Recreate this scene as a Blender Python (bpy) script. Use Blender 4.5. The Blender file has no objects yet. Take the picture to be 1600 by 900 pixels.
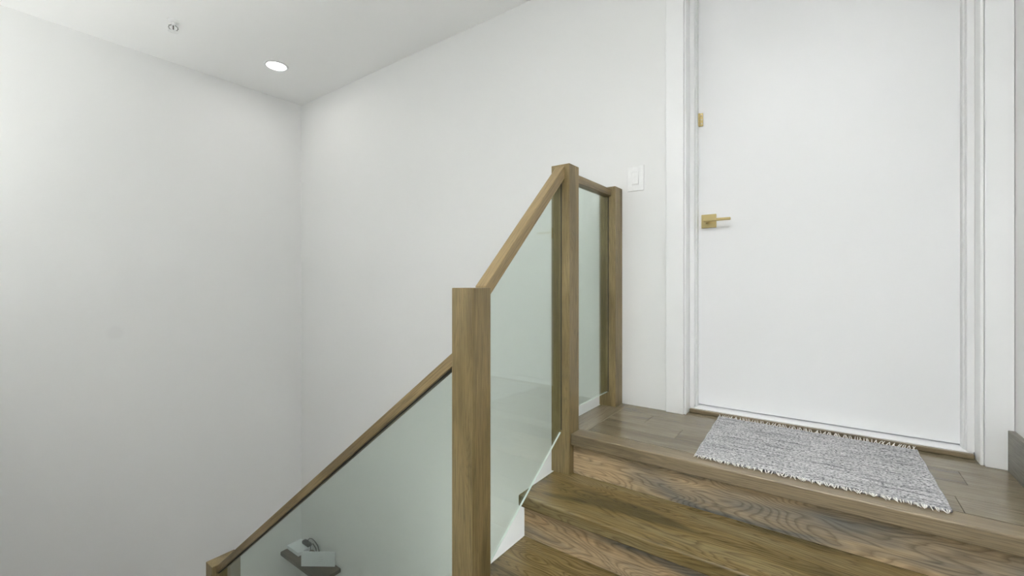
import bpy, bmesh, math, random
from mathutils import Vector, Matrix

random.seed(7)
scene = bpy.context.scene
COL = scene.collection

# ------------------------------------------------------------------ camera
TH = math.radians(36.1)                    # yaw to the left of +Y
FPX = 679.0                                # focal length in pixels of a 1600 px wide frame
cam_data = bpy.data.cameras.new('camera')
cam_data.sensor_fit = 'HORIZONTAL'
cam_data.sensor_width = 36.0
cam_data.lens = FPX / 1600.0 * 36.0
cam_data.shift_y = -(450.0 - 441.0) / 1600.0
cam_data.clip_start = 0.02
cam = bpy.data.objects.new('camera', cam_data)
COL.objects.link(cam)
cam.location = (0, 0, 0.65)
cam.rotation_euler = (math.pi / 2, 0, TH)
scene.camera = cam

# ------------------------------------------------------------------ world, light, exposure
world = bpy.data.worlds.new('world')
scene.world = world
world.use_nodes = True
bg = world.node_tree.nodes['Background']
bg.inputs['Color'].default_value = (0.86, 0.93, 1.0, 1)
bg.inputs['Strength'].default_value = 0.3

def area(name, loc, rot, sx, sy, power, color):
    l = bpy.data.lights.new(name, 'AREA')
    l.shape = 'RECTANGLE'; l.size = sx; l.size_y = sy
    l.energy = power; l.color = color
    o = bpy.data.objects.new(name, l); COL.objects.link(o)
    o.location = loc; o.rotation_euler = rot
    return o
# fill lamps set in the unseen tall window and in an added skylight
area('window_fill', (-0.975, -3.17, -0.25), (math.pi / 2, 0, 0), 2.65, 4.9, 6.0, (0.96, 0.98, 1.0))
area('skylight_fill', (-0.05, 0.00, 2.90), (0, 0, 0), 0.86, 0.96, 56.0, (0.96, 0.98, 1.0))
# added steep sun through the window, bounces up off the pale stairwell floor
sl = bpy.data.lights.new('sun', 'SUN'); sl.energy = 79.0; sl.angle = math.radians(0.6); sl.color = (1.0, 0.995, 0.99)
so = bpy.data.objects.new('sun', sl); COL.objects.link(so)
so.rotation_euler = (math.atan(0.57), 0, 0)

vs = scene.view_settings
vs.view_transform = 'Standard'
vs.look = 'None'
vs.exposure = -0.06
vs.gamma = 1.0
vs.use_curve_mapping = False
scene.cycles.use_denoising = True
scene.cycles.max_bounces = 14
scene.cycles.diffuse_bounces = 8
scene.cycles.transparent_max_bounces = 16

# ------------------------------------------------------------------ material helpers
def new_mat(name):
    m = bpy.data.materials.new(name); m.use_nodes = True
    nt = m.node_tree
    p = nt.nodes['Principled BSDF']
    return m, nt, p

def N(nt, typ, **kw):
    n = nt.nodes.new(typ)
    for k, v in kw.items():
        if k.startswith('i_'):
            n.inputs[k[2:].replace('_', ' ')].default_value = v
        else:
            setattr(n, k, v)
    return n

def ramp(nt, fac, stops, interp='LINEAR'):
    r = nt.nodes.new('ShaderNodeValToRGB')
    r.color_ramp.interpolation = interp
    el = r.color_ramp.elements
    while len(el) < len(stops): el.new(0.5)
    for e, (p, c) in zip(el, stops):
        e.position = p; e.color = (*c, 1) if len(c) == 3 else c
    nt.links.new(fac, r.inputs['Fac'])
    return r.outputs['Color']

def mixc(nt, fac, a, b, blend='MIX'):
    n = nt.nodes.new('ShaderNodeMix'); n.data_type = 'RGBA'; n.blend_type = blend
    for sock, v in ((n.inputs[0], fac), (n.inputs[6], a), (n.inputs[7], b)):
        if hasattr(v, 'is_linked'): nt.links.new(v, sock)
        elif isinstance(v, (int, float)): sock.default_value = v
        else: sock.default_value = (*v, 1)
    return n.outputs[2]

def bump(nt, p, height, strength, dist):
    b = N(nt, 'ShaderNodeBump'); b.inputs['Strength'].default_value = strength
    b.inputs['Distance'].default_value = dist
    nt.links.new(height, b.inputs['Height']); nt.links.new(b.outputs['Normal'], p.inputs['Normal'])

def paint(name, col, rough=0.5, spot=None):
    m, nt, p = new_mat(name)
    tc = N(nt, 'ShaderNodeTexCoord')
    n = N(nt, 'ShaderNodeTexNoise', i_Scale=1.3, i_Detail=3.0)
    nt.links.new(tc.outputs['Object'], n.inputs['Vector'])
    c = ramp(nt, n.outputs['Fac'], [(0.3, tuple(x * 0.985 for x in col)), (0.7, col)])
    if spot:                                # a patch of touched-up paint
        loc, rad, shade = spot
        d = N(nt, 'ShaderNodeVectorMath', operation='DISTANCE')
        nt.links.new(tc.outputs['Object'], d.inputs[0]); d.inputs[1].default_value = loc
        mr = N(nt, 'ShaderNodeMapRange', i_From_Min=rad * 0.6, i_From_Max=rad, i_To_Min=1.0, i_To_Max=0.0)
        nt.links.new(d.outputs['Value'], mr.inputs['Value'])
        c = mixc(nt, mr.outputs['Result'], c, tuple(x * shade for x in col))
    nt.links.new(c, p.inputs['Base Color'])
    p.inputs['Roughness'].default_value = rough
    n2 = N(nt, 'ShaderNodeTexNoise', i_Scale=160.0, i_Detail=2.0)
    nt.links.new(tc.outputs['Object'], n2.inputs['Vector'])
    bump(nt, p, n2.outputs['Fac'], 0.06, 0.002)
    return m

WOODS = {}
def wood(axis, across, kind='plain'):
    """stained oak; axis = grain direction, across = direction over the board's face"""
    key = (tuple(axis), tuple(across), kind)
    if key in WOODS: return WOODS[key]
    a = Vector(axis).normalized(); b = Vector(across).normalized(); c = a.cross(b)
    m, nt, p = new_mat('oak_' + kind)
    tc = N(nt, 'ShaderNodeTexCoord'); oi = N(nt, 'ShaderNodeObjectInfo')
    off = N(nt, 'ShaderNodeVectorMath', operation='MULTIPLY_ADD')
    nt.links.new(oi.outputs['Random'], off.inputs[0]); off.inputs[1].default_value = (7.3, 11.9, 5.1)
    nt.links.new(tc.outputs['Object'], off.inputs[2])
    ds = []
    for v in (a, b, c):
        d = N(nt, 'ShaderNodeVectorMath', operation='DOT_PRODUCT')
        nt.links.new(off.outputs[0], d.inputs[0]); d.inputs[1].default_value = v
        ds.append(d.outputs['Value'])
    cmb = N(nt, 'ShaderNodeCombineXYZ')
    for k in range(3): nt.links.new(ds[k], cmb.inputs[k])
    def stretched(sx, sy, sz, detail, dist=0.0, rough=0.5):
        mp = N(nt, 'ShaderNodeVectorMath', operation='MULTIPLY')
        nt.links.new(cmb.outputs[0], mp.inputs[0]); mp.inputs[1].default_value = (sx, sy, sz)
        n = N(nt, 'ShaderNodeTexNoise', i_Scale=1.0, i_Detail=detail, i_Roughness=rough, i_Distortion=dist)
        nt.links.new(mp.outputs[0], n.inputs['Vector'])
        return n.outputs['Fac']
    figured = kind in ('tread', 'riser')
    fig = stretched(1.5 if figured else 0.9, 7.0 if figured else 16.0, 7.0 if figured else 16.0, 2.0, 0.35)
    mul = N(nt, 'ShaderNodeMath', operation='MULTIPLY'); nt.links.new(fig, mul.inputs[0])
    mul.inputs[1].default_value = 34.0 if figured else 22.0
    wob = stretched(9, 60, 60, 2.0)
    ad = N(nt, 'ShaderNodeMath', operation='MULTIPLY_ADD'); nt.links.new(wob, ad.inputs[0])
    ad.inputs[1].default_value = 0.9; nt.links.new(mul.outputs[0], ad.inputs[2])
    fr = N(nt, 'ShaderNodeMath', operation='FRACT'); nt.links.new(ad.outputs[0], fr.inputs[0])
    fibre = stretched(7, 260, 260, 2.0, 0.0, 0.6)
    pore = stretched(22, 520, 520, 1.0)
    patch = stretched(1.6, 9, 9, 3.0, 0.4)
    tone = {'plain': ((0.160, 0.114, 0.050), (0.255, 0.186, 0.088), (0.300, 0.220, 0.112)),
            'post':  ((0.160, 0.118, 0.050), (0.235, 0.175, 0.078), (0.255, 0.196, 0.095)),
            'tread': ((0.100, 0.078, 0.034), (0.195, 0.142, 0.056), (0.215, 0.170, 0.084)),
            'riser': ((0.175, 0.172, 0.160), (0.430, 0.335, 0.215), (0.600, 0.425, 0.245)),
            'floor': ((0.145, 0.121, 0.078), (0.205, 0.172, 0.112), (0.230, 0.194, 0.130)),
            'nose':  ((0.145, 0.112, 0.066), (0.225, 0.176, 0.106), (0.265, 0.210, 0.134)),
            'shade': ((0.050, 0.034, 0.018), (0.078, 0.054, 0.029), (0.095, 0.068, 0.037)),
            'grey':  ((0.150, 0.143, 0.122), (0.200, 0.188, 0.158), (0.235, 0.222, 0.190))}[kind]
    base = ramp(nt, patch, [(0.36, tone[0]), (0.50, tone[1]), (0.66, tone[2])])
    lines = ramp(nt, fr.outputs[0], [(0.0, (0.55, 0.52, 0.48)), (0.16, (0.95, 0.95, 0.95)), (0.62, (1.08, 1.06, 1.03)),
                                     (1.0, (0.62, 0.60, 0.56))])
    col = mixc(nt, 0.92 if figured else 0.45, base, lines, 'MULTIPLY')
    fl = ramp(nt, fibre, [(0.3, (0.72, 0.71, 0.70)), (0.6, (1.06, 1.05, 1.04))])
    col = mixc(nt, 0.95, col, fl, 'MULTIPLY')
    pl = ramp(nt, pore, [(0.32, (0.6, 0.58, 0.55)), (0.42, (1, 1, 1))])
    col = mixc(nt, 0.5, col, pl, 'MULTIPLY')
    nt.links.new(col, p.inputs['Base Color'])
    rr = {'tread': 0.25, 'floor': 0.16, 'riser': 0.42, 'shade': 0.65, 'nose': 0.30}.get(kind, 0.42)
    p.inputs['Roughness'].default_value = rr
    p.inputs['IOR'].default_value = 1.5
    bump(nt, p, fibre, 0.10, 0.002)
    WOODS[key] = m
    return m

def simple(name, col, rough=0.5, metal=0.0, noise=None):
    m, nt, p = new_mat(name)
    tc = N(nt, 'ShaderNodeTexCoord')
    n = N(nt, 'ShaderNodeTexNoise', i_Scale=noise or 40.0, i_Detail=2.0)
    nt.links.new(tc.outputs['Object'], n.inputs['Vector'])
    c = ramp(nt, n.outputs['Fac'], [(0.3, tuple(x * 0.93 for x in col)), (0.7, col)])
    nt.links.new(c, p.inputs['Base Color'])
    p.inputs['Roughness'].default_value = rough
    p.inputs['Metallic'].default_value = metal
    return m

def glass_mat(name, tint):
    m = bpy.data.materials.new(name); m.use_nodes = True
    nt = m.node_tree; nt.nodes.clear()
    out = N(nt, 'ShaderNodeOutputMaterial')
    tr = N(nt, 'ShaderNodeBsdfTransparent'); tr.inputs['Color'].default_value = (*tint, 1)
    gl = N(nt, 'ShaderNodeBsdfGlossy'); gl.inputs['Roughness'].default_value = 0.0
    gl.inputs['Color'].default_value = (0.95, 1.0, 0.98, 1)
    geo = N(nt, 'ShaderNodeNewGeometry')
    ior = N(nt, 'ShaderNodeMapRange', i_From_Min=0.0, i_From_Max=1.0, i_To_Min=1.5, i_To_Max=1 / 1.5)
    nt.links.new(geo.outputs['Backfacing'], ior.inputs['Value'])
    fr = N(nt, 'ShaderNodeFresnel'); nt.links.new(ior.outputs['Result'], fr.inputs['IOR'])
    mx = N(nt, 'ShaderNodeMixShader')
    nt.links.new(fr.outputs[0], mx.inputs[0]); nt.links.new(tr.outputs[0], mx.inputs[1]); nt.links.new(gl.outputs[0], mx.inputs[2])
    nt.links.new(mx.outputs[0], out.inputs['Surface'])
    return m

WALL = (0.80, 0.80, 0.797)
M_wall = paint('wall_paint', WALL, 0.55)
M_wall_left = paint('wall_paint_patched', WALL, 0.55, spot=((-4.2, 0.855, 0.282), 0.06, 0.96))
M_ceil = paint('ceiling_paint', (0.93, 0.93, 0.927), 0.6)
M_trim = paint('trim_paint', (0.855, 0.855, 0.86), 0.3)
M_door = paint('door_paint', (0.855, 0.855, 0.865), 0.35)
M_gasket = simple('grey_gasket', (0.82, 0.82, 0.82), 0.6)
M_tile = simple('pale_tile', (0.72, 0.71, 0.69), 0.25)
M_strip = simple('dark_glazing_shade', (0.035, 0.030, 0.022), 0.6)
M_opal = simple('opal_acrylic', (0.9, 0.9, 0.9), 0.4)
M_plastic = simple('white_plastic', (0.86, 0.86, 0.86), 0.3)
M_brass = simple('satin_brass', (0.56, 0.45, 0.22), 0.34, 1.0)
M_chrome = simple('chrome', (0.62, 0.62, 0.60), 0.25, 1.0)
M_dark = simple('black_plastic', (0.03, 0.03, 0.028), 0.45)
M_paper = simple('white_card', (0.80, 0.83, 0.86), 0.5)
M_print = simple('grey_print', (0.52, 0.56, 0.60), 0.5)
M_glass = glass_mat('green_glass', (0.862, 0.902, 0.874))
M_edge = simple('polished_glass_edge', (0.78, 0.84, 0.81), 0.2)
M_pane = glass_mat('window_glass', (0.97, 0.985, 0.98))
WX, WY, WZ = (1, 0, 0), (0, 1, 0), (0, 0, 1)

# ------------------------------------------------------------------ object helpers
def link(name, bm, mats, parent=None, origin=None, smooth=False):
    """bm holds world coordinates; the object's origin goes to `origin` (default centre of its base)"""
    if origin is None:
        xs = [v.co for v in bm.verts]
        lo = Vector([min(v[i] for v in xs) for i in range(3)]); hi = Vector([max(v[i] for v in xs) for i in range(3)])
        origin = Vector(((lo.x + hi.x) / 2, (lo.y + hi.y) / 2, lo.z))
    origin = Vector(origin)
    bmesh.ops.translate(bm, verts=bm.verts, vec=-origin)
    bmesh.ops.recalc_face_normals(bm, faces=bm.faces)
    me = bpy.data.meshes.new(name); bm.to_mesh(me); bm.free()
    for m in (mats if isinstance(mats, (list, tuple)) else [mats]): me.materials.append(m)
    if smooth:
        for f in me.polygons: f.use_smooth = True
    o = bpy.data.objects.new(name, me); COL.objects.link(o)
    if parent is not None:
        o.parent = parent; o.location = origin - world_loc(parent)
    else:
        o.location = origin
    return o

def world_loc(o):
    v = Vector(o.location)
    while o.parent is not None:
        o = o.parent; v += Vector(o.location)
    return v

def add_box(bm, x0, x1, y0, y1, z0, z1, bev=0.0, seg=2):
    vs = [bm.verts.new(v) for v in ((x0, y0, z0), (x1, y0, z0), (x1, y1, z0), (x0, y1, z0),
                                    (x0, y0, z1), (x1, y0, z1), (x1, y1, z1), (x0, y1, z1))]
    fs = [bm.faces.new([vs[i] for i in f]) for f in ((3, 2, 1, 0), (4, 5, 6, 7), (0, 1, 5, 4), (1, 2, 6, 5), (2, 3, 7, 6), (3, 0, 4, 7))]
    if bev > 0:
        ed = list({e for f in fs for e in f.edges})
        bmesh.ops.bevel(bm, geom=ed, offset=bev, segments=seg, affect='EDGES', profile=0.5)

def box(name, x0, x1, y0, y1, z0, z1, mat, parent=None, bev=0.0, seg=2):
    bm = bmesh.new(); add_box(bm, x0, x1, y0, y1, z0, z1, bev, seg)
    return link(name, bm, mat, parent)

def add_prism(bm, pts, axis, a0, a1, bev=0.0):
    """polygon pts in the plane normal to axis ('X': (y,z), 'Y': (x,z), 'Z': (x,y)), from a0 to a1"""
    def co(p, a):
        return {'X': (a, p[0], p[1]), 'Y': (p[0], a, p[1]), 'Z': (p[0], p[1], a)}[axis]
    lo = [bm.verts.new(co(p, a0)) for p in pts]; hi = [bm.verts.new(co(p, a1)) for p in pts]
    n = len(pts)
    caps = [bm.faces.new(lo[::-1]), bm.faces.new(hi)]
    sides = [bm.faces.new((lo[i], lo[(i + 1) % n], hi[(i + 1) % n], hi[i])) for i in range(n)]
    if bev > 0:
        ed = list({e for f in caps + sides for e in f.edges})
        bmesh.ops.bevel(bm, geom=ed, offset=bev, segments=2, affect='EDGES', profile=0.5)
    return caps, sides

def prism(name, pts, axis, a0, a1, mat, parent=None, bev=0.0):
    bm = bmesh.new(); add_prism(bm, pts, axis, a0, a1, bev)
    return link(name, bm, mat, parent)

def add_lathe(bm, prof, loc, seg=32, axis=Vector((0, 0, 1))):
    """prof: (radius, height) along axis; closed with caps"""
    rot = Vector((0, 0, 1)).rotation_difference(Vector(axis)).to_matrix()
    rings = []
    for r, h in prof:
        rings.append([bm.verts.new(Vector(loc) + rot @ Vector((r * math.cos(2 * math.pi * k / seg), r * math.sin(2 * math.pi * k / seg), h)))
                      for k in range(seg)])
    for a, b in zip(rings, rings[1:]):
        for k in range(seg):
            bm.faces.new((a[k], a[(k + 1) % seg], b[(k + 1) % seg], b[k]))
    bm.faces.new(rings[0][::-1]); bm.faces.new(rings[-1])

def add_tube(bm, pts, r, seg=8):
    pts = [Vector(p) for p in pts]
    rings = []
    up = Vector((0.13, 0.29, 0.95))
    for i, p in enumerate(pts):
        t = (pts[min(i + 1, len(pts) - 1)] - pts[max(i - 1, 0)]).normalized()
        u = t.cross(up)
        if u.length < 1e-4: u = t.cross(Vector((1, 0, 0)))
        u.normalize(); w = t.cross(u)
        rr = r[i] if isinstance(r, (list, tuple)) else r
        rings.append([bm.verts.new(p + u * rr * math.cos(2 * math.pi * k / seg) + w * rr * math.sin(2 * math.pi * k / seg)) for k in range(seg)])
    for a, b in zip(rings, rings[1:]):
        for k in range(seg):
            bm.faces.new((a[k], a[(k + 1) % seg], b[(k + 1) % seg], b[k]))
    bm.faces.new(rings[0][::-1]); bm.faces.new(rings[-1])

def tag(o, label, cat=None, group=None, kind=None):
    o['label'] = label
    if cat: o['category'] = cat
    if group: o['group'] = group
    if kind: o['kind'] = kind
    return o

def thing(name, loc, label, cat, kind=None):
    o = bpy.data.objects.new(name, None); COL.objects.link(o); o.location = loc
    o.empty_display_size = 0.1
    return tag(o, label, cat, None, kind)

# ------------------------------------------------------------------ dimensions (metres; upper landing = 0)
W = 2.235            # back wall face
XL, XR = -4.20, 0.516
CZ = 2.39            # ceiling
YF = -3.0            # wall behind the camera
LOW = -2.832         # lower floor
DX0, DX1, DTOP = -0.578, 0.442, 2.16        # door opening in the wall

# ------------------------------------------------------------------ setting
def wall_back():
    bm = bmesh.new()
    y0, y1 = W, W + 0.16
    add_box(bm, XL - 0.15, DX0, y0, y1, LOW, CZ)
    add_box(bm, DX1, XR + 0.15, y0, y1, LOW, CZ)
    add_box(bm, DX0, DX1, y0, y1, DTOP, CZ)
    add_box(bm, DX0, DX1, y0, y1, LOW, -0.06)
    return link('wall_back', bm, M_wall)
tag(wall_back(), 'white painted back wall behind the glass railing and around the door', 'wall', None, 'structure')
tag(box('wall_left', XL - 0.15, XL, YF - 0.15, W, LOW, CZ, M_wall), 'white painted wall on the left, running down the stairwell', 'wall', None, 'structure')
bpy.data.objects['wall_left'].data.materials[0] = M_wall_left
# keep the touched-up patch at its place: the texture reads object coordinates
wl = bpy.data.objects['wall_left']
for nd in M_wall_left.node_tree.nodes:
    if nd.type == 'VECT_MATH' and nd.operation == 'DISTANCE':
        nd.inputs[1].default_value = Vector((-4.2, 0.855, 0.282)) - Vector(wl.location)
tag(box('wall_right', XR, XR + 0.15, YF - 0.15, W, LOW, CZ, M_wall), 'narrow strip of white wall right of the door frame', 'wall', None, 'structure')
def wall_front():
    bm = bmesh.new()
    y0, y1 = YF - 0.15, YF
    wx0, wx1, wz0, wz1 = -2.30, 0.35, -2.7, 2.2
    add_box(bm, XL, wx0, y0, y1, LOW, CZ); add_box(bm, wx1, XR, y0, y1, LOW, CZ)
    add_box(bm, wx0, wx1, y0, y1, wz1, CZ); add_box(bm, wx0, wx1, y0, y1, LOW, wz0)
    return link('wall_front', bm, M_wall)
tag(wall_front(), 'white wall behind the viewer with the unseen stair window', 'wall', None, 'structure')
def window():
    t = thing('unseen_window', (-0.975, YF - 0.08, -2.7), 'unseen tall white framed window behind the viewer, sized to light the stairwell', 'window', 'structure')
    bm = bmesh.new()
    xs = [-2.30, -0.975, 0.35]; zs = [-2.7, -0.25, 2.2]
    for x in xs: add_box(bm, x - 0.03, x + 0.03, YF - 0.11, YF - 0.05, -2.7, 2.2)
    for z in zs: add_box(bm, -2.30, 0.35, YF - 0.105, YF - 0.055, z - 0.03, z + 0.03)
    link('window_frame', bm, M_trim, t)
    for x0, x1 in zip(xs, xs[1:]):
        for z0, z1 in zip(zs, zs[1:]):
            box('pane', x0 + 0.03, x1 - 0.03, YF - 0.085, YF - 0.079, z0 + 0.03, z1 - 0.03, M_pane, t)
window()  # unseen window, sized for its light on walls and ceiling
SK = (-0.50, 0.40, -0.50, 0.50)         # opening of the added skylight
def ceiling():
    bm = bmesh.new()
    x0, x1, y0, y1 = SK
    add_box(bm, XL - 0.15, x0, YF - 0.15, W + 0.16, CZ, CZ + 0.12); add_box(bm, x1, XR + 0.15, YF - 0.15, W + 0.16, CZ, CZ + 0.12)
    add_box(bm, x0, x1, YF - 0.15, y0, CZ, CZ + 0.12); add_box(bm, x0, x1, y1, W + 0.16, CZ, CZ + 0.12)
    return link('ceiling', bm, M_ceil)
sky = thing('added_skylight', ((SK[0] + SK[1]) / 2, (SK[2] + SK[3]) / 2, CZ + 0.12), 'added opal skylight above the viewer, housing for a fill lamp', 'window', 'structure')
bm = bmesh.new()
for a in ((SK[0] - .04, SK[1] + .04, SK[2] - .04, SK[2]), (SK[0] - .04, SK[1] + .04, SK[3], SK[3] + .04), (SK[0] - .04, SK[0], SK[2], SK[3]), (SK[1], SK[1] + .04, SK[2], SK[3])):
    add_box(bm, *a, CZ + 0.1205, CZ + 0.56)
link('light_shaft', bm, M_ceil, sky)  # deep shaft of the added skylight, narrows the fill light
box('pane', SK[0], SK[1], SK[2], SK[3], CZ + 0.53, CZ + 0.54, M_opal, sky)
tag(ceiling(), 'flat white ceiling over the stairwell', 'ceiling', None, 'structure')
tag(box('floor', XL, XR, YF, W, LOW - 0.1, LOW, M_tile), 'pale tiled floor at the foot of the stairwell', 'floor', None, 'structure')

# --- upper landing: a floor of oak boards
LX0 = -0.982
NOSE, NT = 1.655, 0.050
lm = wood(WX, WY, 'floor'); nm = wood(WX, WY, 'nose')
land = thing('floor', (-0.23, 1.95, -0.05), 'grey brown oak landing floor in front of the white door', 'floor', 'structure')
bm = bmesh.new()
add_box(bm, LX0, XR, 1.70, W, -0.16, -0.022); add_box(bm, DX0, DX1, W, W + 0.16, -0.06, -0.022)
link('subfloor', bm, wood(WX, WY, 'shade'), land)
PX, PY = -0.896, 1.733        # the post stands in the corner
bm = bmesh.new()              # nosing board
add_box(bm, PX + 0.001, XR - 0.002, NOSE, NOSE + 0.0855, -NT, 0.0, 0.005, 6)
link('nosing', bm, nm, land)
box('border_board', LX0, LX0 + 0.125, PY + 0.001, W, -0.022, 0.0, wood(WY, WX, 'floor'), land, 0.0012, 1)
rows = [(NOSE + 0.086, 1.862), (1.8626, 1.986), (1.9866, 2.110), (2.1106, W)]
seams = [(-0.30, 0.31), (-0.52, 0.10), (-0.69, -0.08, 0.36), (-0.42, 0.22)]
for (y0, y1), ss in zip(rows, seams):
    xs = [LX0 + 0.1256] + list(ss) + [XR]
    if y0 < PY: xs[0] = LX0 + 0.1256
    for x0, x1 in zip(xs, xs[1:]):
        box('plank', x0 + 0.0004, x1 - 0.0004, y0, y1, -0.022, 0.0, lm, land, 0.0012, 1)
box('plank', DX0, DX1, W + 0.0006, W + 0.055, -0.022, 0.0, lm, land, 0.0012, 1)

# ------------------------------------------------------------------ stairs
R = 0.177
st = thing('staircase', (-0.23, 1.3, -0.6), 'oak staircase of two steps rising to the landing at the white door', 'staircase')
XT = -0.978                    # open left end of the steps
tm = wood(WX, WY, 'tread'); rm = wood(WX, WZ, 'riser')
def tread(y_nose, y_back, z):
    box('tread', XT, XR - 0.002, y_nose, y_back, z - 0.044, z, tm, st, 0.006, 6)
tread(1.381, 1.698, -R)
tread(1.1115, 1.436, -2 * R)
box('riser', -0.895, XR - 0.002, 1.680, 1.700, -R, -NT - 0.001, rm, st, 0.001, 1)
box('riser', XT + 0.004, XR - 0.002, 1.418, 1.438, -2 * R, -R - 0.0445, rm, st, 0.001, 1)
box('riser', XT + 0.004, XR - 0.002, 1.140, 1.160, -3 * R, -2 * R - 0.0445, rm, st, 0.001, 1)
# closed white side below the steps
us = prism('wall_under_stairs', [(1.16, -3 * R), (1.16, -2 * R - 0.046), (1.437, -2 * R - 0.046), (1.437, -R - 0.045), (1.70, -R - 0.045), (1.70, -0.165), (W, -0.165), (W, LOW), (1.16, LOW)],
      'X', XT + 0.006, XT + 0.046, M_wall)
tag(us, 'white wall closing the open side below the oak steps', 'wall', None, 'structure')
# turning landing the viewer stands on, and the lower flight
ml = thing('floor', (-0.2, -0.4, -0.66), 'brown oak quarter landing where the stairs turn, under the viewer', 'floor', 'structure')
box('subfloor', -0.94, XR, -0.60, 1.158, -0.70, -0.553, wood(WX, WY, 'shade'), ml)
y = -0.60; k = 0
while y < 1.13:
    y1 = min(y + 0.1246, 1.139)
    xs = [-0.94, -0.94 + 0.5 + 0.31 * (k % 3), XR]
    for x0, x1 in zip(xs, xs[1:]):
        box('plank', x0 + 0.0004, x1 - 0.0004, y, y1 - 0.0006, -0.553, -0.531, lm, ml, 0.0012, 1)
    y += 0.1246; k += 1
lf = thing('staircase', (-1.9, 0.4, -1.95), 'oak staircase flight dropping away left of the viewer under the lower rail', 'staircase')
NST, GO = 11, 0.242
for i in range(1, NST):
    x1 = -0.94 - GO * (i - 1); x0 = x1 - GO; z = -0.531 - R * i
    box('tread', x0 - 0.03, x1, -0.10, 1.18, z - 0.04, z, wood(WY, WX, 'tread'), lf, 0.005, 2)
    box('riser', x1 - 0.001, x1 + 0.019, -0.10, 1.10, z, z + R - 0.041, wood(WY, WZ, 'riser'), lf, 0.001, 1)
xe = -0.94 - GO * (NST - 1)
zl = -0.531 - R * NST
box('riser', xe - 0.001, xe + 0.019, -0.10, 1.10, zl, zl + R - 0.041, wood(WY, WZ, 'riser'), lf, 0.001, 1)
tag(prism('added_half_wall', [(XL, zl - 0.3), (XL, 0.35), (-0.94, 0.35), (-0.94, -0.75), (xe, zl - 0.3)], 'Y', -0.22, -0.105, M_wall),
    'added white half wall along the lower flight, blocks light and evens reflections', 'wall', None, 'structure')  # unseen half wall added to keep bright reflections off the lower glass
def under_flight(i0, i1, label, left_end=None):
    """added light-blocking white wall below the steps i0..i1 of the lower flight; between the two walls a gap lets some light through"""
    pts = [(-0.94 - GO * i1 - 0.001, LOW)] if left_end is None else [(left_end, LOW), (left_end, zl - 0.21), (xe, zl - 0.21)]
    for i in range(i1, i0 - 1, -1):
        pts += [(-0.94 - GO * i - 0.001, -0.531 - R * i - 0.045), (-0.94 - GO * (i - 1) - 0.001, -0.531 - R * i - 0.045)]
    pts += [(-0.94 - GO * (i0 - 1), LOW)]
    tag(prism('added_wall_under_flight', pts, 'Y', 1.181, 1.22, M_wall), label, 'wall', None, 'structure')  # unseen wall added to block light bounced under the stairs
under_flight(1, 2, 'added white wall blocking light below the top steps of the lower flight')
under_flight(5, NST - 1, 'added white wall blocking light below the bottom steps of the lower flight', XL)
fl = thing('floor', (-3.4, 0.3, zl - 0.1), 'brown oak lower landing at the foot of the side flight', 'floor', 'structure')
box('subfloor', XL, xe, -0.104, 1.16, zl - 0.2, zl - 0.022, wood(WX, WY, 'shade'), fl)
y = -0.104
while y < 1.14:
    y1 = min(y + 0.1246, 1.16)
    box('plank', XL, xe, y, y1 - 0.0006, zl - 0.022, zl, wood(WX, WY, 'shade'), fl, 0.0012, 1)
    y += 0.1246

# ------------------------------------------------------------------ glass railing
ra = thing('stair_railing', (-0.941, 1.066, -0.531), 'stepped stair railing with stained oak posts and handrails and green tinted glass', 'railing')
PA, PB = -0.986, -0.896
pm = wood(WZ, WX, 'post')
box('newel_post', PA, PB, 1.021, 1.111, -0.531, 0.632, pm, ra, 0.0025, 2)
box('newel_post', PA, PB, 1.645, 1.733, -R, 1.160, pm, ra, 0.0025, 2)
box('newel_post', PA, PB, 2.140, W - 0.0005, 0.0, 1.150, pm, ra, 0.0025, 2)
box('newel_post', -3.010, -2.920, 1.021, 1.175, -0.531 - 9 * R, -1.022, pm, ra, 0.0025, 2)
HX0, HX1 = -0.9635, -0.9185
GX0, GX1 = -0.945, -0.937
# sloping rail of the upper steps: its tip lies on top of the lower post
s1 = 0.965
top = lambda y: 0.637 + s1 * (y - 1.111)
yb = 1.111 - (top(1.111) - 0.6325) / s1
prism('handrail', [(1.111, top(1.111) - 0.055), (1.645, top(1.645) - 0.055), (1.645, top(1.645)), (1.111, top(1.111) + 0.0)],
      'X', HX0, HX1, wood((0, 1, s1), WX, 'plain'), ra, 0.0025)
# level rail to the wall
box('handrail', HX0, HX1, 1.733, 2.140, 1.100, 1.137, wood(WY, WX, 'plain'), ra, 0.0025)
# rail of the lower flight
s2 = 0.754
tl = lambda x: 0.412 + s2 * (x + 1.013)
prism('handrail', [(-2.920, tl(-2.920) - 0.046), (-0.986, tl(-0.986) - 0.046), (-0.986, tl(-0.986)), (-2.920, tl(-2.920))],
      'Y', 1.0435, 1.0885, wood((1, 0, s2), WY, 'plain'), ra, 0.0025)
def pane(pts, axis, a0, a1):
    bm = bmesh.new(); caps, sides = add_prism(bm, pts, axis, a0, a1)
    for f in sides: f.material_index = 1
    return link('glass_panel', bm, [M_glass, M_edge], ra)
pane([(1.1035, -0.350), (1.6525, 0.005), (1.6525, top(1.6445) - 0.046), (1.1035, top(1.1115) - 0.051)], 'X', GX0, GX1)
pane([(1.725, 0.075), (2.148, 0.075), (2.148, 1.108), (1.725, 1.108)], 'X', GX0, GX1)
pane([(-2.928, tl(-2.928) - 0.90), (-0.978, tl(-0.978) - 0.86), (-0.978, tl(-0.978) - 0.038), (-2.928, tl(-2.928) - 0.038)], 'Y', 1.062, 1.070)

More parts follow.
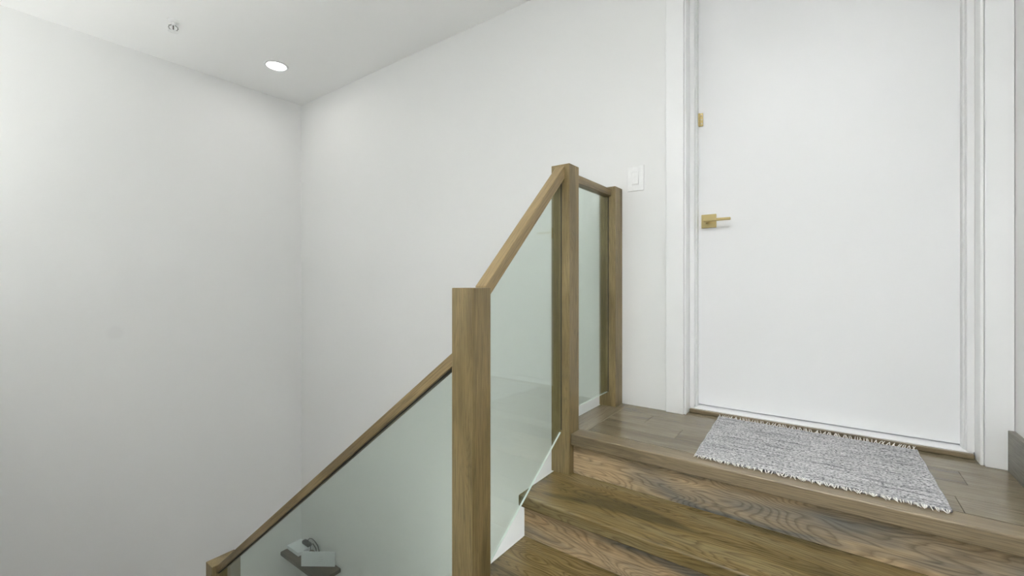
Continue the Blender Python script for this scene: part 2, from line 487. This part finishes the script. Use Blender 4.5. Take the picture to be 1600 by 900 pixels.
# dark glazing strips where glass enters the posts, painted shade under the lower rail
box('glazing_shade_strip', GX1, GX1 + 0.0035, 1.6425, 1.6455, 0.012, top(1.643) - 0.058, M_strip, ra)
box('glazing_shade_strip', GX1, GX1 + 0.0035, 2.1375, 2.1405, 0.076, 1.0995, M_strip, ra)
prism('glazing_shade_strip', [(-2.9195, tl(-2.9195) - 0.050), (-0.9865, tl(-0.9865) - 0.050), (-0.9865, tl(-0.9865) - 0.0455), (-2.9195, tl(-2.9195) - 0.0455)], 'Y', 1.054, 1.0619, M_strip, ra)  # near-black strip standing in for the shaded underside of the rail

# ------------------------------------------------------------------ door and its frame
CF = W - 0.018                 # casing face
JF, DF = 2.300, 2.370          # jamb face, door face
def casing(name, x_out, x_in, label):
    s = 1 if x_in > x_out else -1
    t = thing(name, ((x_out + x_in) / 2, W, 0), label, 'door frame', 'structure')
    a, b = sorted((x_out, x_in - s * 0.010))
    box('casing_board', a, b, CF, W, 0.0, DTOP + 0.09, M_trim, t, 0.003, 2)
    a, b = sorted((x_in - s * 0.0095, x_in))
    box('bead', a, b, CF + 0.008, W + 0.02, 0.0, DTOP, M_trim, t, 0.003, 2)
    a, b = sorted((x_in - s * 0.001, x_in + s * 0.020))
    box('jamb', a, b, JF, W + 0.16, 0.021, DTOP, M_trim, t, 0.002, 2)
    a, b = sorted((x_in - s * 0.014, x_in - s * 0.001))
    box('jamb_edge', a, b, W + 0.0, W + 0.16, 0.0, DTOP, M_trim, t, 0.001, 1)
    a, b = sorted((x_in + s * 0.020, x_in + s * 0.026))
    box('gasket', a, b, JF + 0.03, DF + 0.002, 0.021, DTOP - 0.002, M_gasket, t, 0.001, 1)
casing('trim_1', -0.662, -0.566, 'white door casing beside the light switch')
casing('trim_2', XR - 0.001, 0.434, 'white door casing beside the wooden baseboard')
tag(box('trim_3', -0.566, 0.434, CF, W, DTOP, DTOP + 0.09, M_trim, None, 0.003), 'white door head casing above the door', 'door frame', None, 'structure')
tag(box('trim_4', -0.564, 0.432, 2.278, 2.300, 0.0, 0.018, wood(WX, WY, 'nose'), None, 0.004, 3), 'thin brown oak threshold strip at the foot of the white door', 'threshold', None, 'structure')
tag(box('trim_5', -0.564, 0.432, 2.3005, W + 0.16, 0.0, 0.020, M_trim, None, 0.001), 'white sill under the bottom edge of the door', 'sill', None, 'structure')
DL, DR = -0.5425, 0.4105
dr = thing('door_1', (-0.066, DF + 0.02, 0.025), 'plain white flush door with satin brass hardware', 'door', 'structure')
box('door_leaf', DL, DR, DF, DF + 0.024, 0.025, DTOP - 0.004, M_door, dr, 0.002, 2)
rose = box('door_handle', -0.526, -0.456, DF - 0.009, DF, 0.925, 0.993, M_brass, dr, 0.0018, 2)
rose['label'] = 'square satin brass rose of the lever handle'
bm = bmesh.new()
add_lathe(bm, [(0.0125, 0), (0.0125, 0.004), (0.0095, 0.006), (0.0095, 0.040)], (-0.497, DF - 0.009, 0.957), 20, Vector((0, -1, 0)))
link('handle_neck', bm, M_brass, rose, smooth=False)
bm = bmesh.new()
add_box(bm, -0.509, -0.383, DF - 0.060, DF - 0.047, 0.9515, 0.9655, 0.004, 3)
link('lever', bm, M_brass, rose)
# flip latch high on the door edge
lp = box('flip_latch', -0.5405, -0.519, DF - 0.007, DF, 1.447, 1.513, M_brass, dr, 0.0015, 2)
lp['label'] = 'small satin brass flip latch'
for k in range(3):
    bm = bmesh.new(); z = 1.449 + 0.0215 * k
    add_lathe(bm, [(0.0062, 0), (0.0062, 0.0195)], (-0.5365, DF - 0.011, z), 14)
    link('knuckle', bm, M_brass, lp)
for z in (1.459, 1.480, 1.501):
    bm = bmesh.new(); add_lathe(bm, [(0.0038, 0), (0.0032, 0.0018)], (-0.5255, DF - 0.007, z), 12, Vector((0, -1, 0)))
    link('screw', bm, M_chrome, lp)
box('strike', -0.5445, -0.5415, DF - 0.036, DF - 0.004, 1.452, 1.524, M_brass, lp, 0.0008, 1)

tag(box('baseboard_right', XR - 0.018, XR, -0.10, CF - 0.001, 0.0, 0.140, wood(WY, WZ, 'grey'), None, 0.002, 2), 'grey brown oak baseboard along the right wall', 'baseboard', None, 'structure')
bb = bpy.data.objects['baseboard_right']
bm = bmesh.new(); add_box(bm, XR - 0.018, XR, 1.66, CF - 0.001, 0.0, 0.140, 0.002, 2)
me = bpy.data.meshes.new('baseboard_right'); bmesh.ops.translate(bm, verts=bm.verts, vec=-Vector(bb.location)); bm.to_mesh(me); bm.free()
me.materials.append(wood(WY, WZ, 'grey')); bb.data = me

# ------------------------------------------------------------------ light switch
sw = thing('light_switch', (-0.821, W, 1.195), 'white rocker light switch on the wall between railing and door', 'switch')
box('cover_plate', -0.866, -0.777, W - 0.006, W, 1.130, 1.262, M_plastic, sw, 0.003, 3)
bm = bmesh.new()
add_prism(bm, [(W - 0.006, 1.165), (W - 0.006, 1.229), (W - 0.0085, 1.229), (W - 0.0125, 1.165)], 'X', -0.8385, -0.8045, 0.001)
link('rocker', bm, M_plastic, sw)
bm = bmesh.new()
for x0, x1, z0, z1 in ((-0.8420, -0.8392, 1.160, 1.234), (-0.8038, -0.8010, 1.160, 1.234), (-0.8392, -0.8038, 1.160, 1.1645), (-0.8392, -0.8038, 1.2295, 1.234)):
    add_box(bm, x0, x1, W - 0.0082, W - 0.006, z0, z1)
link('bezel', bm, M_plastic, sw)

# ------------------------------------------------------------------ ceiling fittings
lx, ly = -3.585, 1.705
cl = thing('ceiling_light', (lx, ly, CZ), 'round recessed ceiling light, glowing white', 'ceiling light')
bm = bmesh.new()
seg = 48
prof = [(0.070, -0.001), (0.070, -0.006), (0.074, -0.008), (0.088, -0.005), (0.090, 0.0)]
rings = [[bm.verts.new((lx + r * math.cos(2 * math.pi * k / seg), ly + r * math.sin(2 * math.pi * k / seg), CZ + hh)) for k in range(seg)] for r, hh in prof]
for a, b in zip(rings, rings[1:]):
    for k in range(seg): bm.faces.new((a[k], a[(k + 1) % seg], b[(k + 1) % seg], b[k]))
link('trim_ring', bm, M_trim, cl, smooth=True)
m, nt, p = new_mat('lamp_diffuser')
p.inputs['Base Color'].default_value = (0.9, 0.9, 0.9, 1)
p.inputs['Emission Color'].default_value = (1.0, 0.97, 0.93, 1)
p.inputs['Emission Strength'].default_value = 44.0
bm = bmesh.new(); add_lathe(bm, [(0.0698, 0), (0.0698, 0.004)], (lx, ly, CZ - 0.0045), seg)
link('diffuser', bm, m, cl)

sx, sy = -3.53, 1.01
sp = thing('fire_sprinkler', (sx, sy, CZ), 'small white pendent fire sprinkler on the ceiling', 'sprinkler')
bm = bmesh.new(); add_lathe(bm, [(0.036, 0), (0.034, 0.004), (0.022, 0.008), (0.014, 0.010)], (sx, sy, CZ), 28, Vector((0, 0, -1)))
link('escutcheon', bm, M_plastic, sp, smooth=False)
bm = bmesh.new(); add_lathe(bm, [(0.014, 0.008), (0.014, 0.020), (0.010, 0.023), (0.010, 0.030)], (sx, sy, CZ), 16, Vector((0, 0, -1)))
link('body', bm, M_plastic, sp)
ux, uy = 0.28, 0.96
for s in (-1, 1):
    bm = bmesh.new()
    add_tube(bm, [(sx + s * ux * a, sy + s * uy * a, CZ - b) for a, b in ((0.009, 0.026), (0.023, 0.036), (0.025, 0.046), (0.020, 0.056), (0.006, 0.066))], 0.0036, 8)
    link('frame_arm', bm, M_chrome, sp, smooth=True)
bm = bmesh.new(); add_tube(bm, [(sx, sy, CZ - 0.030), (sx, sy, CZ - 0.064)], 0.0036, 10)
link('bulb', bm, simple('sprinkler_bulb', (0.16, 0.14, 0.12), 0.2), sp)
bm = bmesh.new()
add_lathe(bm, [(0.008, 0.064), (0.013, 0.068), (0.013, 0.070)], (sx, sy, CZ), 16, Vector((0, 0, -1)))
for k in range(12):
    a = 2 * math.pi * k / 12
    c, s = math.cos(a), math.sin(a)
    pts = [(sx + 0.011 * c - 0.003 * s, sy + 0.011 * s + 0.003 * c), (sx + 0.011 * c + 0.003 * s, sy + 0.011 * s - 0.003 * c),
           (sx + 0.029 * c + 0.006 * s, sy + 0.029 * s - 0.006 * c), (sx + 0.029 * c - 0.006 * s, sy + 0.029 * s + 0.006 * c)]
    add_prism(bm, pts, 'Z', CZ - 0.0705, CZ - 0.0688)
link('deflector', bm, M_plastic, sp)

# ------------------------------------------------------------------ woven mat
def mat_material():
    m, nt, p = new_mat('woven_mat')
    tc = N(nt, 'ShaderNodeTexCoord')
    def nz(sx, sy, detail, rough=0.6):
        mp = N(nt, 'ShaderNodeVectorMath', operation='MULTIPLY'); nt.links.new(tc.outputs['Object'], mp.inputs[0])
        mp.inputs[1].default_value = (sx, sy, 20)
        n = N(nt, 'ShaderNodeTexNoise', i_Scale=1.0, i_Detail=detail, i_Roughness=rough); nt.links.new(mp.outputs[0], n.inputs['Vector'])
        return n.outputs['Fac']
    fleck = nz(130, 330, 2.0); streak = nz(6, 120, 3.0); tone = nz(3, 14, 2.0)
    c = ramp(nt, fleck, [(0.36, (0.10, 0.10, 0.105)), (0.47, (0.44, 0.435, 0.44)), (0.61, (0.72, 0.71, 0.71))])
    s = ramp(nt, streak, [(0.36, (0.32, 0.32, 0.33)), (0.48, (0.95, 0.95, 0.95)), (0.7, (1.05, 1.05, 1.05))])
    c = mixc(nt, 0.8, c, s, 'MULTIPLY')
    t = ramp(nt, tone, [(0.3, (0.85, 0.85, 0.87)), (0.7, (1.0, 1.0, 1.0))])
    c = mixc(nt, 0.7, c, t, 'MULTIPLY')
    nt.links.new(c, p.inputs['Base Color']); p.inputs['Roughness'].default_value = 0.95
    bump(nt, p, fleck, 0.5, 0.003)
    return m
M_mat = mat_material()
M_fringe = simple('cotton_fringe', (0.82, 0.80, 0.75), 0.95)
mt = thing('door_mat', (-0.08, 1.98, 0.0), 'grey and white woven cotton door mat with fringed edges', 'mat')
A, B, C_, D = Vector((-0.402, 1.712)), Vector((0.279, 1.718)), Vector((0.270, 2.262)), Vector((-0.424, 2.270))
def mpt(u, v):
    lo = A.lerp(B, u); hi = D.lerp(C_, u)
    q = lo.lerp(hi, v)
    q.x += 0.0011 * math.sin(v * 23 + u * 4); q.y += 0.0012 * math.sin(u * 31)
    return q
NU, NV = 120, 90
bm = bmesh.new()
grid_t, grid_b = [], []
for j in range(NV + 1):
    rt, rb = [], []
    for i in range(NU + 1):
        q = mpt(i / NU, j / NV)
        z = 0.0075 + 0.0009 * math.sin(j * math.pi) + 0.0012 * math.sin(i * 0.31 + j * 0.05) * math.sin(j * 0.17) + random.uniform(-0.0007, 0.0007) + (0.0006 if j % 2 else -0.0006)
        rt.append(bm.verts.new((q.x, q.y, z))); rb.append((q.x, q.y))
    grid_t.append(rt)
for j in range(NV):
    for i in range(NU):
        bm.faces.new((grid_t[j][i], grid_t[j][i + 1], grid_t[j + 1][i + 1], grid_t[j + 1][i]))
border = [grid_t[0][i] for i in range(NU + 1)] + [grid_t[j][NU] for j in range(1, NV + 1)] + \
         [grid_t[NV][i] for i in range(NU - 1, -1, -1)] + [grid_t[j][0] for j in range(NV - 1, 0, -1)]
low = [bm.verts.new((v.co.x, v.co.y, 0.0005)) for v in border]
nb = len(border)
for i in range(nb): bm.faces.new((border[i], low[i], low[(i + 1) % nb], border[(i + 1) % nb]))
bm.faces.new(low)
link('woven_body', bm, M_mat, mt, smooth=True)
for name_v, sgn, n in ((0.0, -1, 92), (1.0, 1, 92)):
    bm = bmesh.new()
    for i in range(n):
        u = (i + 0.5 + random.uniform(-0.3, 0.3)) / n
        q = mpt(u, name_v)
        L = random.uniform(0.010, 0.018) if sgn < 0 else random.uniform(0.012, 0.018)
        dx = random.uniform(-0.009, 0.012)
        if sgn < 0:
            pts = [(q.x, q.y + 0.003, 0.006), (q.x + dx * 0.4, q.y - L * 0.5, 0.0055), (q.x + dx, q.y - L, 0.0028)]
        else:
            pts = [(q.x, q.y - 0.004, 0.006), (q.x + dx * 0.4, q.y + L * 0.35, 0.009), (q.x + dx, min(q.y + L * 0.7, 2.275), 0.016)]
        add_tube(bm, pts, [0.0020, 0.0017, 0.0010], 5)
    fo = link('fringe', bm, M_fringe, mt, smooth=True); fo['kind'] = 'stuff'
# cords bound along both short sides
for u in (0.0, 1.0):
    bm = bmesh.new()
    add_tube(bm, [(*mpt(u, k / 40), 0.0055) for k in range(41)], 0.0042, 6)
    link('selvedge', bm, M_mat, mt, smooth=True)

# ------------------------------------------------------------------ corner shelf down in the stairwell
SZ = -1.905
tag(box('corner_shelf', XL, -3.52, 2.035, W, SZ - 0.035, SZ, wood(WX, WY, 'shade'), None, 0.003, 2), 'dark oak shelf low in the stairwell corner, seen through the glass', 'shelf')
# white carton standing on the shelf, turned to the stairs
ang = math.atan2(2.218 - 2.040, -3.578 - (-3.835))
ctr = Vector((-3.835, 2.040, SZ))
bx = thing('white_carton', (-3.77, 2.14, SZ), 'white carton standing upright at the front of the corner shelf', 'box')
def turned(bm):
    bmesh.ops.rotate(bm, verts=bm.verts, cent=(0, 0, 0), matrix=Matrix.Rotation(ang, 3, 'Z'))
    bmesh.ops.translate(bm, verts=bm.verts, vec=ctr)
Lc = 0.306
bm = bmesh.new(); add_box(bm, 0, Lc, 0, 0.008, 0, 0.132, 0.002, 2); turned(bm)
link('carton_body', bm, M_paper, bx)
bm = bmesh.new()
for k, (x0, x1) in enumerate(((0.160, 0.190), (0.150, 0.200), (0.160, 0.188))):
    add_box(bm, x0, x1, -0.0006, 0.0003, 0.082 - k * 0.018, 0.085 - k * 0.018)
turned(bm)
link('print', bm, M_print, bx)
tag(box('white_carton', XL + 0.006, -3.99, 2.095, W - 0.004, SZ, SZ + 0.034, M_paper, None, 0.002, 2), 'flat white box lying in the corner at the back of the shelf', 'box')
bm = bmesh.new()
add_tube(bm, [(-4.045, 2.214, SZ + 0.052), (-4.035, 2.214, SZ + 0.085), (-4.005, 2.214, SZ + 0.110), (-3.960, 2.214, SZ + 0.122), (-3.905, 2.214, SZ + 0.112),
              (-3.862, 2.214, SZ + 0.088), (-3.838, 2.213, SZ + 0.050), (-3.828, 2.212, SZ + 0.012), (-3.850, 2.205, SZ + 0.005), (-3.900, 2.195, SZ + 0.005),
              (-3.945, 2.190, SZ + 0.030), (-3.955, 2.195, SZ + 0.070), (-3.930, 2.205, SZ + 0.090), (-3.885, 2.208, SZ + 0.060), (-3.870, 2.206, SZ + 0.010)], 0.0042, 8)
tag(link('power_cable', bm, M_dark, None, smooth=True), 'looped black power cable behind the upright white carton on the shelf', 'cable')
bm = bmesh.new(); add_box(bm, -4.105, -3.995, 2.190, 2.230, SZ + 0.0345, SZ + 0.066, 0.006, 3)
tag(link('power_adapter', bm, M_dark), 'black power adapter lying on the flat white box in the corner', 'adapter')
